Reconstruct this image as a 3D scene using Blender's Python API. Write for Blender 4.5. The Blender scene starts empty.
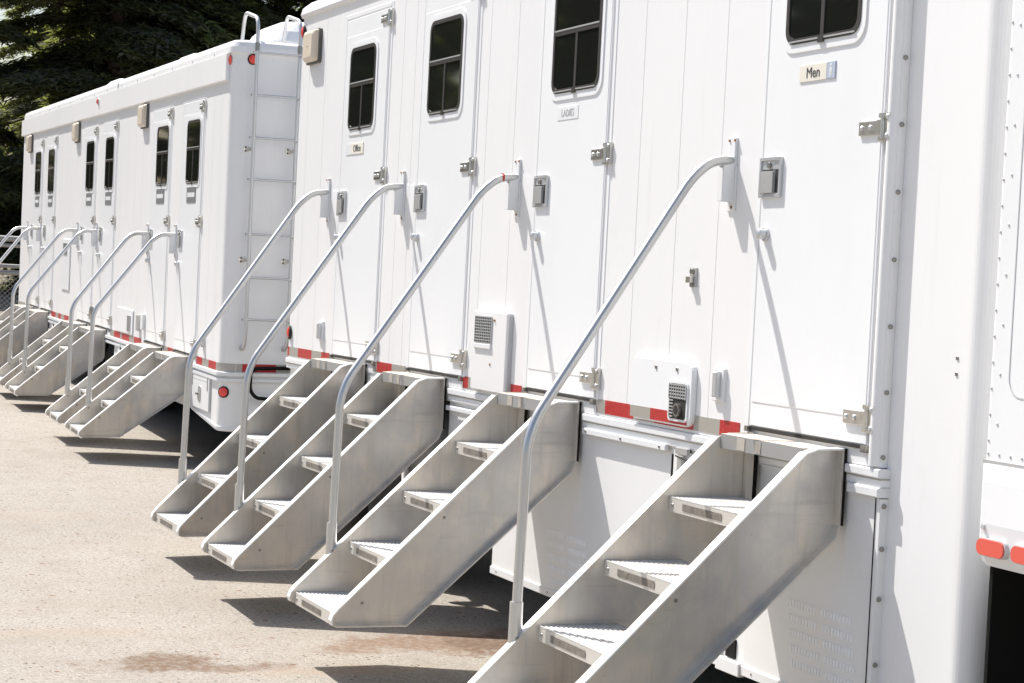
import bpy, math, random
from mathutils import Vector, Matrix
random.seed(7)
D = bpy.data
scene = bpy.context.scene
COL = scene.collection
PI = math.pi

# ------------------------------------------------------------------ frames
# "R" frame: long side of the near trailer is the plane y=0, x runs along it towards the viewer, z up along its corner posts.
SC = 0.9
def norm(v): return Vector(v).normalized()
_n = 1/math.sqrt(1+.026**2)
M3 = Matrix(((_n, 0, -.026*_n), (0, 1, 0), (.026*_n, 0, _n)))         # R axes -> level world
T_R = Matrix.Translation((0, 0, SC*1.93*_n)) @ (M3.to_4x4()) @ Matrix.Scale(SC, 4)
A_L = Matrix(((0.99955607, -0.02564508, -0.01516544), (0.02578681, 0.9996249, 0.00922497), (0.01492317, -0.00961194, 0.99984244)))
_L2R = Matrix.Translation((0, -3.63, 0)) @ A_L.transposed().to_4x4() @ Matrix.Translation((0, 3.35, 0))
T_L = T_R @ _L2R

# ------------------------------------------------------------------ materials
def mat(name, col, rough=.5, metal=0., noise=None, bump=None, spec=.5, coat=0.):
    m = D.materials.new(name); m.use_nodes = True
    nt = m.node_tree; b = nt.nodes['Principled BSDF']
    b.inputs['Base Color'].default_value = (*col, 1); b.inputs['Roughness'].default_value = rough
    b.inputs['Metallic'].default_value = metal; b.inputs['Specular IOR Level'].default_value = spec
    b.inputs['Coat Weight'].default_value = coat
    tc = nt.nodes.new('ShaderNodeTexCoord')
    if noise:      # list of (scale xyz, colour2, lo, hi, amount)
        prev = None
        for (sc, c2, lo, hi, amt) in noise:
            mp = nt.nodes.new('ShaderNodeMapping'); mp.inputs['Scale'].default_value = sc
            nt.links.new(tc.outputs['Object'], mp.inputs['Vector'])
            nz = nt.nodes.new('ShaderNodeTexNoise'); nz.inputs['Scale'].default_value = 1; nz.inputs['Detail'].default_value = 5
            nz.inputs['Roughness'].default_value = .6
            nt.links.new(mp.outputs[0], nz.inputs['Vector'])
            mr = nt.nodes.new('ShaderNodeMapRange'); mr.inputs['From Min'].default_value = lo; mr.inputs['From Max'].default_value = hi
            mr.inputs['To Max'].default_value = amt
            nt.links.new(nz.outputs['Fac'], mr.inputs['Value'])
            mx = nt.nodes.new('ShaderNodeMix'); mx.data_type = 'RGBA'
            nt.links.new(mr.outputs[0], mx.inputs['Factor'])
            if prev is None: mx.inputs['A'].default_value = (*col, 1)
            else: nt.links.new(prev, mx.inputs['A'])
            mx.inputs['B'].default_value = (*c2, 1)
            prev = mx.outputs['Result']
        nt.links.new(prev, b.inputs['Base Color'])
    if bump:       # (scale xyz, strength, distance)
        mp = nt.nodes.new('ShaderNodeMapping'); mp.inputs['Scale'].default_value = bump[0]
        nt.links.new(tc.outputs['Object'], mp.inputs['Vector'])
        nz = nt.nodes.new('ShaderNodeTexNoise'); nz.inputs['Scale'].default_value = 1; nz.inputs['Detail'].default_value = 4
        nt.links.new(mp.outputs[0], nz.inputs['Vector'])
        bp = nt.nodes.new('ShaderNodeBump'); bp.inputs['Strength'].default_value = bump[1]; bp.inputs['Distance'].default_value = bump[2]
        nt.links.new(nz.outputs['Fac'], bp.inputs['Height']); nt.links.new(bp.outputs[0], b.inputs['Normal'])
    return m

WHITE = mat('white_paint', (.80, .80, .80), .38, 0, [((1.2, 1.2, .35), (.72, .73, .74), .5, .8, .5), ((14, 14, .9), (.60, .585, .55), .60, .85, .4), ((3, 3, 3), (.68, .665, .64), .62, .8, .35)], ((1.7, 1.7, 1.2), .25, .012))
WHITE2 = mat('white_door_paint', (.81, .82, .83), .33, 0, [((2, 2, .8), (.74, .74, .745), .5, .8, .5), ((30, 30, 5), (.6, .58, .54), .7, .9, .4)], ((2.5, 2.5, 1.6), .2, .01))
TRIM = mat('white_trim', (.76, .77, .78), .4)
SKIRT = mat('skirt_paint', (.80, .80, .795), .4, 0, [((3, 3, 1.5), (.6, .58, .54), .55, .85, .35)], ((2, 2, 2), .4, .012))
WALU = mat('whitened_aluminium', (.60, .60, .60), .4, .5)
GAP = mat('dark_gap', (.02, .019, .018), .8)
LOUV = mat('louvre_skylit', (.95, .95, .95), .25)  # brighter than the skirt: sky reflection put into the colour
SEAM2 = mat('rivet_head', (.55, .55, .56), .5)
SEAM = mat('seam_sealant', (.54, .54, .55), .7)
RUBBER_VOID = mat('rubber_and_void_black', (.006, .006, .0055), .8, 0, None, None, .2)
FRAMEM = mat('window_frame_dark', (.045, .041, .036), .35)
GLASS = mat('dark_glass', (.012, .013, .011), .04, 0, None, None, .9)
STEEL = mat('stainless_steel', (.66, .64, .60), .28, .9, [((30, 30, 30), (.35, .34, .31), .5, .8, .6)])
LATCH = mat('latch_zinc', (.6, .61, .62), .35, .6)
LATCH2 = mat('latch_paddle', (.5, .5, .49), .4, .5)
SCREW = mat('screw_head', (.30, .29, .27), .35, .8)
RUST = mat('rusty_screw', (.30, .14, .06), .7)
ALU = mat('aluminium_plate', (.67, .635, .58), .38, .68,
          [((1.7, 2.0, 1.6), (.46, .46, .47), .42, .62, .85), ((4, 5, 4), (.78, .70, .60), .50, .68, .7), ((3, 14, 1.5), (.50, .46, .41), .52, .72, .6), ((22, 2.5, 26), (.42, .39, .35), .58, .75, .5), ((3.5, 40, 3.5), (.50, .48, .46), .56, .72, .55), ((60, 60, 60), (.28, .24, .2), .68, .76, .75)],
          ((4, 4, 4), .18, .01))
ALUTOP = mat('aluminium_lit_edge', (.86, .86, .85), .42, .25, [((9, 20, 9), (.70, .69, .66), .55, .8, .6)])
ALUL = mat('aluminium_rail', (.58, .58, .57), .34, .85, [((9, 9, 3), (.55, .55, .55), .45, .75, .6), ((60, 60, 60), (.4, .38, .35), .7, .85, .5)])
TREAD = mat('tread_top', (.70, .69, .67), .5, .3, [((25, 25, 25), (.50, .47, .43), .5, .75, .7)])
PTOP = mat('dusty_platform', (.56, .49, .41), .7, .1, [((9, 9, 9), (.64, .60, .54), .45, .7, .8)])
PLIP = mat('platform_edge', (.40, .405, .41), .4, .5, [((9, 9, 9), (.40, .39, .37), .5, .7, .7)])
LIP = mat('tread_lip', (.64, .61, .56), .45, .3, [((14, 14, 14), (.6, .56, .5), .5, .75, .7)])
GRIPT = mat('worn_grip_tape', (.17, .15, .125), .8, 0, [((45, 45, 45), (.27, .24, .20), .5, .7, .8)])
REDT = mat('red_reflective_tape', (.44, .022, .022), .4, .1, [((90, 90, 90), (.60, .07, .05), .5, .65, .7), ((8, 8, 8), (.35, .06, .05), .6, .8, .6)])
SILT = mat('silver_reflective_tape', (.42, .40, .36), .4, .3, [((40, 40, 40), (.4, .38, .34), .5, .7, .7)])
REDL = mat('red_lens', (.80, .05, .035), .12, 0, None, None, .8)
AMBL = mat('orange_lens', (.72, .10, .065), .4, 0, None, None, .7)
LENS = mat('aged_lamp_lens', (.66, .58, .47), .35, 0, [((30, 30, 30), (.55, .47, .36), .5, .8, .5)])
LAMPB = mat('lamp_housing', (.10, .095, .085), .5)
GREYP = mat('grey_plate', (.17, .175, .18), .5)
BEIGEP = mat('beige_plate', (.74, .70, .62), .5)
PALEP = mat('pale_plate', (.70, .71, .72), .45)
BLUEP = mat('blue_grey_plate', (.42, .47, .58), .5)
INK = mat('dark_lettering', (.05, .05, .05), .6)
INK2 = mat('grey_lettering', (.52, .52, .53), .6)
ACW = mat('white_plastic', (.82, .82, .81), .45)
TIRE = mat('tyre_rubber', (.025, .025, .025), .8)
RIM = mat('wheel_rim', (.55, .55, .55), .4, .6)
CHAS = mat('chassis_black', (.01, .01, .01), .8, 0, None, None, .2)
FENCEM = mat('galvanised_wire', (.34, .33, .31), .5, .4)
BARK = mat('bark', (.085, .065, .05), .9, 0, [((6, 6, 2), (.05, .04, .03), .4, .6, .8)])
NEEDLE = mat('conifer_needles', (.075, .072, .05), .75, 0, [((.8, .8, .8), (.16, .15, .11), .42, .60, .9), ((1.6, 1.6, 1.6), (.26, .31, .08), .56, .68, .9)])  # bright green noise patches paint sunlit sprays into the needle colour

def translucent(m, col, f):
    nt = m.node_tree; b = nt.nodes['Principled BSDF']; t = nt.nodes.new('ShaderNodeBsdfTranslucent'); t.inputs[0].default_value = (*col, 1)
    mx = nt.nodes.new('ShaderNodeMixShader'); mx.inputs[0].default_value = f
    nt.links.new(b.outputs[0], mx.inputs[1]); nt.links.new(t.outputs[0], mx.inputs[2]); nt.links.new(mx.outputs[0], nt.nodes['Material Output'].inputs[0])
translucent(NEEDLE, (.30, .34, .09), .5)
def concrete():
    m = D.materials.new('weathered_concrete'); m.use_nodes = True
    nt = m.node_tree; N = nt.nodes; Lk = nt.links; b = N['Principled BSDF']; b.inputs['Roughness'].default_value = .9
    b.inputs['Specular IOR Level'].default_value = .2
    tc = N.new('ShaderNodeTexCoord')
    def noise(scale, detail=6, rough=.6, vec=None):
        n = N.new('ShaderNodeTexNoise'); n.inputs['Scale'].default_value = scale; n.inputs['Detail'].default_value = detail; n.inputs['Roughness'].default_value = rough
        Lk.new(vec or tc.outputs['Object'], n.inputs['Vector']); return n.outputs['Fac']
    def rng(v, a, c, lo=0, hi=1):
        r = N.new('ShaderNodeMapRange'); r.inputs['From Min'].default_value = a; r.inputs['From Max'].default_value = c
        r.inputs['To Min'].default_value = lo; r.inputs['To Max'].default_value = hi; Lk.new(v, r.inputs['Value']); return r.outputs[0]
    def mix(f, A, B):
        x = N.new('ShaderNodeMix'); x.data_type = 'RGBA'; Lk.new(f, x.inputs['Factor'])
        for k, v in (('A', A), ('B', B)):
            if isinstance(v, tuple): x.inputs[k].default_value = (*v, 1)
            else: Lk.new(v, x.inputs[k])
        return x.outputs['Result']
    def mul(a, c):
        x = N.new('ShaderNodeMath'); x.operation = 'MULTIPLY'
        Lk.new(a, x.inputs[0])
        if isinstance(c, float): x.inputs[1].default_value = c
        else: Lk.new(c, x.inputs[1])
        return x.outputs[0]
    c = mix(rng(noise(.7), .35, .65), (.318, .290, .253), (.360, .332, .292))
    c = mix(rng(noise(5), .45, .7, 0, .6), c, (.285, .252, .215))
    c = mix(rng(noise(42, 3), .48, .64, 0, .6), c, (.225, .198, .168))
    c = mix(rng(noise(75, 2), .55, .66, 0, .6), c, (.48, .45, .40))
    c = mix(rng(noise(110, 1), .62, .67, 0, .9), c, (.11, .09, .075))
    vo = N.new('ShaderNodeTexVoronoi'); vo.inputs['Scale'].default_value = 26; Lk.new(tc.outputs['Object'], vo.inputs['Vector'])
    sp = rng(vo.outputs['Distance'], .22, .14); c = mix(mul(sp, rng(noise(7), .50, .54)), c, (.10, .075, .06))
    vo2 = N.new('ShaderNodeTexVoronoi'); vo2.inputs['Scale'].default_value = 9; Lk.new(tc.outputs['Object'], vo2.inputs['Vector'])
    c = mix(mul(rng(vo2.outputs['Distance'], .13, .09), rng(noise(4), .5, .52)), c, (.20, .12, .08))
    # rust / soil stains: each an ellipse on the slab with ragged edges
    def stain(cx, cy, rx, ry, col, amt, sc=3.2):
        nonlocal c
        mp = N.new('ShaderNodeMapping'); mp.vector_type = 'TEXTURE'
        mp.inputs['Location'].default_value = (cx, cy, 0); mp.inputs['Scale'].default_value = (rx, ry, 1)
        Lk.new(tc.outputs['Object'], mp.inputs['Vector'])
        ln = N.new('ShaderNodeVectorMath'); ln.operation = 'LENGTH'; Lk.new(mp.outputs[0], ln.inputs[0])
        ad = N.new('ShaderNodeMath'); ad.operation = 'ADD'; Lk.new(ln.outputs['Value'], ad.inputs[0]); Lk.new(rng(noise(sc, 8, .7), .3, .7, -.75, .75), ad.inputs[1])
        f = mul(rng(ad.outputs[0], 1.0, .55), rng(noise(30, 4), .3, .6, .35, 1.0))
        c = mix(mul(f, float(amt)), c, col)
    for s in STAINS: stain(*s)
    c = mix(rng(noise(1.6, 8, .75), .56, .70, 0, .55), c, (.24, .21, .178))
    # faint darker tracks running across the yard
    mpw = N.new('ShaderNodeMapping'); mpw.inputs['Scale'].default_value = (2.2, .25, 1); Lk.new(tc.outputs['Object'], mpw.inputs['Vector'])
    c = mix(rng(noise(1, 4, .55, mpw.outputs[0]), .52, .68, 0, .35), c, (.29, .255, .215))
    Lk.new(c, b.inputs['Base Color'])
    bp = N.new('ShaderNodeBump'); bp.inputs['Strength'].default_value = .5; bp.inputs['Distance'].default_value = .004
    Lk.new(noise(55, 5, .7), bp.inputs['Height']); Lk.new(bp.outputs[0], b.inputs['Normal'])
    return m

# ------------------------------------------------------------------ mesh builder
class MB:
    def __init__(s): s.v = []; s.f = []; s.m = []; s.sm = []; s.mats = []
    def mi(s, m):
        if m not in s.mats: s.mats.append(m)
        return s.mats.index(m)
    def add(s, vs, fs, m, smooth=False):
        o = len(s.v); s.v += [tuple(v) for v in vs]; k = s.mi(m)
        for f in fs: s.f.append([i+o for i in f]); s.m.append(k); s.sm.append(smooth)
    def box(s, x0, x1, y0, y1, z0, z1, m):
        x0, x1 = min(x0, x1), max(x0, x1); y0, y1 = min(y0, y1), max(y0, y1); z0, z1 = min(z0, z1), max(z0, z1)
        s.add([(x, y, z) for z in (z0, z1) for (x, y) in ((x0, y0), (x1, y0), (x1, y1), (x0, y1))],
              [(3, 2, 1, 0), (4, 5, 6, 7), (0, 1, 5, 4), (1, 2, 6, 5), (2, 3, 7, 6), (3, 0, 4, 7)], m)
    def cbox(s, x0, x1, y0, y1, z0, z1, m, c=.004):
        """box with its -y face chamfered all round (panels fixed on a wall)"""
        a = [(x0, y1, z0), (x1, y1, z0), (x1, y1, z1), (x0, y1, z1)]
        b = [(x0, y0+c, z0), (x1, y0+c, z0), (x1, y0+c, z1), (x0, y0+c, z1)]
        d = [(x0+c, y0, z0+c), (x1-c, y0, z0+c), (x1-c, y0, z1-c), (x0+c, y0, z1-c)]
        fs = [(8, 9, 10, 11), (3, 2, 1, 0)]
        for i in range(4):
            j = (i+1) % 4; fs += [(i, j, 4+j, 4+i), (4+i, 4+j, 8+j, 8+i)]
        s.add(a+b+d, fs, m)
    def loft(s, rings, m, cap0=True, cap1=True, smooth=False, closed=True):
        n = len(rings[0]); vs = [p for r in rings for p in r]; fs = []
        for k in range(len(rings)-1):
            for i in range(n if closed else n-1):
                j = (i+1) % n; fs.append((k*n+i, k*n+j, (k+1)*n+j, (k+1)*n+i))
        s.add(vs, fs, m, smooth)
        if cap0: s.add(rings[0], [list(range(n))[::-1]], m)
        if cap1: s.add(rings[-1], [list(range(n))], m)
    def prism(s, poly, y0, y1, m, axis='y', smooth=False):
        """poly of 2D points extruded; axis 'y': (x,z), 'z': (x,y), 'x': (y,z)"""
        def P(p, t): return {'y': (p[0], t, p[1]), 'z': (p[0], p[1], t), 'x': (t, p[0], p[1])}[axis]
        s.loft([[P(p, y0) for p in poly], [P(p, y1) for p in poly]], m, smooth=smooth)
    def tube(s, pts, r, m, n=12, caps=True, radii=None):
        pts = [Vector(p) for p in pts]; rings = []; t0 = (pts[1]-pts[0]).normalized()
        u = t0.orthogonal().normalized()
        for i, p in enumerate(pts):
            t = ((pts[i+1]-p).normalized() if i == 0 else (p-pts[i-1]).normalized() if i == len(pts)-1 else ((pts[i+1]-p).normalized()+(p-pts[i-1]).normalized()).normalized())
            u = (u - t*u.dot(t)).normalized(); w = t.cross(u); rr = radii[i] if radii else r
            rings.append([tuple(p+rr*(math.cos(a)*u+math.sin(a)*w)) for a in [2*PI*k/n for k in range(n)]])
        s.loft(rings, m, caps, caps, smooth=True)
    def disc(s, c, ax, r, h, m, n=20, dome=0.):
        c = Vector(c); ax = Vector(ax).normalized(); u = ax.orthogonal().normalized(); w = ax.cross(u)
        prof = [(r, 0), (r, h*.75), (r*.9, h)] + ([(r*.6, h+dome*.7), (r*.25, h+dome)] if dome else [])
        s.loft([[tuple(c+ax*z+q*(math.cos(a)*u+math.sin(a)*w)) for a in [2*PI*k/n for k in range(n)]] for q, z in prof], m)
    def build(s, name, parent=None, bevel=0, label=None, T=None, shade=True):
        me = D.meshes.new(name); me.from_pydata(s.v, [], s.f)
        for m in s.mats: me.materials.append(m)
        me.polygons.foreach_set('material_index', s.m); me.polygons.foreach_set('use_smooth', s.sm); me.update()
        o = D.objects.new(name, me); COL.objects.link(o)
        if parent: o.parent = parent
        if T is not None: o.matrix_world = T
        if bevel:
            b = o.modifiers.new('bevel', 'BEVEL'); b.width = bevel; b.segments = 2; b.limit_method = 'ANGLE'; b.angle_limit = math.radians(50)
        if label: o['label'] = label
        return o

def rrect(x0, x1, y0, y1, r, z, n=6, off=0.):
    x0 -= off; y0 -= off; x1 += off; y1 += off; pts = []
    for cx, cy, a0 in ((x0+r, y0+r, PI), (x1-r, y0+r, 1.5*PI), (x1-r, y1-r, 0), (x0+r, y1-r, .5*PI)):
        for k in range(n+1):
            a = a0+.5*PI*k/n; pts.append((cx+r*math.cos(a), cy+r*math.sin(a), z))
    return pts
def rr2(x0, x1, z0, z1, r, n=5):
    return [(p[0], p[1]) for p in rrect(x0, x1, z0, z1, r, 0, n)]
def fillet(pts, r, n=6):
    """polyline (3D) with rounded inner corners"""
    out = [Vector(pts[0])]
    for i in range(1, len(pts)-1):
        a, b, c = Vector(pts[i-1]), Vector(pts[i]), Vector(pts[i+1])
        d1, d2 = (a-b), (c-b); q = min(r, d1.length*.45, d2.length*.45)
        p0, p1 = b+d1.normalized()*q, b+d2.normalized()*q
        for k in range(n+1):
            t = k/n; out.append((1-t)**2*p0+2*t*(1-t)*b+t*t*p1)
    out.append(Vector(pts[-1])); return out

def empty(name, T, label, cat, group=None):
    o = D.objects.new(name, None); COL.objects.link(o); o.matrix_world = T; o.empty_display_size = .2
    o['label'] = label; o['category'] = cat
    if group: o['group'] = group
    return o
def place_child(o, parent):
    o.parent = parent
def text_mesh(txt, size, m, name, parent, loc, bold=0.):
    cu = D.curves.new(name, 'FONT'); cu.body = txt; cu.size = size; cu.extrude = .0008; cu.offset = bold; cu.align_x = 'CENTER'; cu.align_y = 'CENTER'
    t = D.objects.new(name, cu); COL.objects.link(t); bpy.context.view_layer.update()
    me = D.meshes.new_from_object(t); D.objects.remove(t); me.materials.clear(); me.materials.append(m)
    o = D.objects.new(name, me); COL.objects.link(o); o.parent = parent
    o.matrix_basis = Matrix.Translation(loc) @ Matrix.Rotation(PI/2, 4, 'X')
    return o

# ------------------------------------------------------------------ door and its fittings (wall plane y=0, outside is -y)
def frame_ring(mb, x0, x1, z0, z1, r, w, y0, y1, m, rin=None, n=5):
    a = rr2(x0, x1, z0, z1, r, n); b = rr2(x0+w, x1-w, z0+w, z1-w, rin if rin is not None else max(r-w, .004), n)
    k = len(a); vs = [(p[0], y1, p[1]) for p in a]+[(p[0], y0, p[1]) for p in a]+[(p[0], y0, p[1]) for p in b]+[(p[0], y1, p[1]) for p in b]
    fs = []
    for i in range(k):
        j = (i+1) % k
        fs += [(i, j, k+j, k+i), (k+i, k+j, 2*k+j, 2*k+i), (2*k+i, 2*k+j, 3*k+j, 3*k+i), (3*k+i, 3*k+j, j, i)]
    mb.add(vs, fs, m)

def make_door(parent, x0, x1, z0, z1, wx0, wx1, wz0, wz1, sign=None, label=None, tophinge=True):
    yd = -.006
    mb = MB()
    # leaf: four pieces round the window opening are joined behind the window frame, so one slab is enough
    mb.cbox(x0, x1, yd, .004, z0, z1, WHITE2, .004)
    mb.cbox(x0+.014, x1-.012, yd-.0022, yd, z0+.088, z1-.10, WHITE2, .002)       # raised sheet leaving a border and kick strip
    d = mb.build('door', parent)
    if label: d['label'] = label
    ys = yd-.0022
    # door frame on the wall: flat extrusion, dark joint, dark strip standing for the shaded gap below
    f = MB()
    g = .007
    f.box(x0-g, x0, -.003, .002, z0, z1, SEAM); f.box(x1, x1+g*.9, -.003, .002, z0, z1, SEAM); f.box(x0, x1, -.003, .002, z1, z1+g, SEAM)
    f.cbox(x0-.038, x0-g, -.004, .002, z0-.005, z1+.035, WHITE2, .003); f.cbox(x1+g, x1+.036, -.003, .002, z0-.005, z1+.035, WHITE2, .003)
    f.cbox(x0-g, x1+g, -.004, .002, z1+g, z1+.035, WHITE2, .003)
    f.box(x0+.004, x1+.01, -.0085, .002, z0-.014, z0-.002, GAP)
    f.box(x0-.01, x0+.012, -.02, .002, z0-.02, z0-.001, SCREW)
    f.box(x1-.02, x1+.012, -.016, .002, z0-.024, z0-.001, SCREW)
    f.build('door_frame', parent)
    wx0 += .02; wx1 += .02
    # window
    w = MB()
    frame_ring(w, wx0-.028, wx1+.028, wz0-.03, wz1+.028, .075, .03, ys-.005, ys+.001, WHITE2, .055)
    frame_ring(w, wx0, wx1, wz0, wz1, .055, .020, ys-.008, ys+.001, FRAMEM, .04)
    zm = wz0+(wz1-wz0)*.555; xm = (wx0+wx1)/2
    w.box(wx0+.014, wx1-.014, ys-.0085, ys-.001, zm-.014, zm+.012, FRAMEM)
    w.box(wx0+.016, wx1-.016, ys-.0105, ys-.0085, zm+.004, zm+.011, LATCH2)
    w.box(xm-.011, xm+.011, ys-.0075, ys-.001, wz0+.012, zm-.014, FRAMEM)
    w.box(xm-.018, xm+.018, ys-.0125, ys-.0085, wz0-.008, wz0+.012, FRAMEM)
    w.box(wx0+.03, wx1-.03, ys-.011, ys-.0085, wz0+.006, wz0+.012, LATCH2)
    w.build('window_frame', d)
    p = MB()
    p.prism(rr2(wx0+.01, wx1-.01, wz0+.01, wz1-.01, .045), ys-.0035, ys-.0005, GLASS)
    p.build('window_pane', d)
    # paddle latch
    h = MB(); lx = x0+.070; lz = z0+.905
    frame_ring(h, lx-.072, lx+.078, lz-.073, lz+.073, .006, .012, ys-.012, ys+.001, LATCH, .003)
    h.box(lx-.06, lx+.066, ys-.007, ys+.001, lz-.061, lz+.061, LATCH)
    h.box(lx-.05, lx+.033, ys-.017, ys-.007, lz-.056, lz+.022, LATCH2)
    h.box(lx+.036, lx+.060, ys-.0075, ys-.006, lz-.056, lz+.024, GAP)
    h.box(lx-.054, lx+.060, ys-.0078, ys-.0062, lz+.024, lz+.029, GAP)
    h.disc((lx-.002, ys-.007, lz+.043), (0, -1, 0), .011, .009, SCREW)
    h.build('door_handle', d, .0015)
    k = MB()
    k.disc((lx-.018, ys, lz-.205), (0, -1, 0), .026, .010, LATCH); k.disc((lx-.018, ys-.010, lz-.205), (0, -1, 0), .019, .024, LATCH, dome=.004)
    k.build('lock_knob', d)
    # strap hinges on the right edge
    for hz in ([z1-.055] if tophinge else [])+[z0+1.05, z0+.088]:
        q = MB()
        q.box(x1-.135, x1-.02, ys-.008, ys, hz-.024, hz+.022, STEEL); q.box(x1-.022, x1+.004, ys-.013, ys+.004, hz-.022, hz+.024, STEEL)
        q.box(x1+.012, x1+.048, ys-.006, ys+.008, hz-.046, hz+.046, STEEL); q.box(x1-.018, x1+.05, ys-.009, ys-.004, hz+.03, hz+.046, STEEL); q.box(x1-.018, x1+.05, ys-.009, ys-.004, hz-.046, hz-.031, STEEL)
        q.tube([(x1+.006, ys-.008, hz-.04), (x1+.006, ys-.008, hz+.04)], .008, STEEL, 8)
        for px, pz in ((x1-.115, hz), (x1-.065, hz), (x1+.034, hz-.03), (x1+.034, hz+.033)): q.disc((px, ys-.008, pz), (0, -1, 0), .009, .004, LATCH, 10, .003)
        q.build('hinge', d, .001)
    if sign: sign(d, ys)
    return d

def sign_men(d, ys):
    x0, x1, z0, z1 = -6.02, -5.787, .767, .826
    s = MB(); s.cbox(x0, x1-.055, ys-.004, ys, z0, z1, BEIGEP, .001); s.cbox(x1-.053, x1, ys-.0042, ys, z0, z1, BLUEP, .001)
    # man pictogram
    cx = x1-.027; s.disc((cx, ys-.0042, z1-.012), (0, -1, 0), .0055, .0006, PALEP, 12)
    s.box(cx-.0075, cx+.0075, ys-.0049, ys-.0042, z0+.024, z1-.020, PALEP); s.box(cx-.006, cx-.0008, ys-.0049, ys-.0042, z0+.006, z0+.024, PALEP); s.box(cx+.0008, cx+.006, ys-.0049, ys-.0042, z0+.006, z0+.024, PALEP)
    o = s.build('sign_plate', d); text_mesh('Men', .052, INK, 'sign_lettering', d, ((x0+x1-.05)/2, ys-.0045, (z0+z1)/2-.001), 0)
def sign_ladies(d, ys):
    x0, x1, z0, z1 = -8.10, -7.88, .752, .812
    s = MB(); s.cbox(x0, x1, ys-.002, ys, z0, z1, TRIM, .001); s.build('sign_plate', d)
    text_mesh('LADIES', .044, INK2, 'sign_lettering', d, ((x0+x1)/2, ys-.0028, (z0+z1)/2), 0)
def sign_office(d, ys):
    x0, x1, z0, z1 = -11.05, -10.83, .722, .785
    s = MB(); s.cbox(x0, x1, ys-.004, ys, z0, z1, BEIGEP, .001); s.box(x0-.10, x0-.002, ys-.003, ys, z0, z1, PALEP); s.build('sign_plate', d)
    text_mesh('Office', .056, INK, 'sign_lettering', d, ((x0+x1)/2, ys-.0045, (z0+z1)/2), 0)
def sign_grey(x0):
    def f(d, ys):
        s = MB(); z0, z1 = .262, .388
        s.cbox(x0+.21, x0+.54, ys-.004, ys, z0, z1, GREYP, .001); s.box(x0+.24, x0+.51, ys-.0048, ys-.004, z0+.045, z1-.045, PALEP)
        s.build('sign_plate', d)
    return f

def rail_bracket(parent, x, zt):
    b = MB()
    b.cbox(x-.022, x+.022, -.012, 0, zt-.02, zt+.085, TRIM, .002)
    b.prism([(-.055, zt-.005), (0, zt-.005), (0, zt-.155), (-.055, zt-.155)], x-.021, x-.014, TRIM, 'x')
    b.prism([(-.055, zt-.005), (0, zt-.005), (0, zt-.155), (-.055, zt-.155)], x+.014, x+.021, TRIM, 'x')
    b.box(x-.02, x+.02, -.058, -.052, zt-.155, zt-.03, TRIM); b.cbox(x-.03, x+.03, -.008, 0, zt-.19, zt-.02, TRIM, .002)
    for sx in (-.02, .02): b.disc((x+sx, -.012, zt+.075), (0, -1, 0), .0055, .004, RUST, 8)
    b.disc((x+.01, -.008, zt-.175), (0, -1, 0), .006, .004, RUST, 8)
    return b.build('rail_bracket', parent, .0015)

# ------------------------------------------------------------------ stairs
def stringer_outline(k):     # (o, z) corner points, top back first
    if k == 'R': return [(.012, -.49), (.115, -.492), (.160, -.508), (1.066, -1.376), (1.088, -1.402), (1.096, -1.426), (1.090, -1.446), (1.068, -1.455), (.76, -1.457), (.03, -.80), (.012, -.75)]
    return [(.012, -.955), (.13, -.957), (.168, -.972), (.838, -1.530), (.862, -1.555), (.868, -1.578), (.856, -1.596), (.83, -1.602), (.54, -1.603), (.03, -1.255), (.012, -1.22)]

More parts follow.
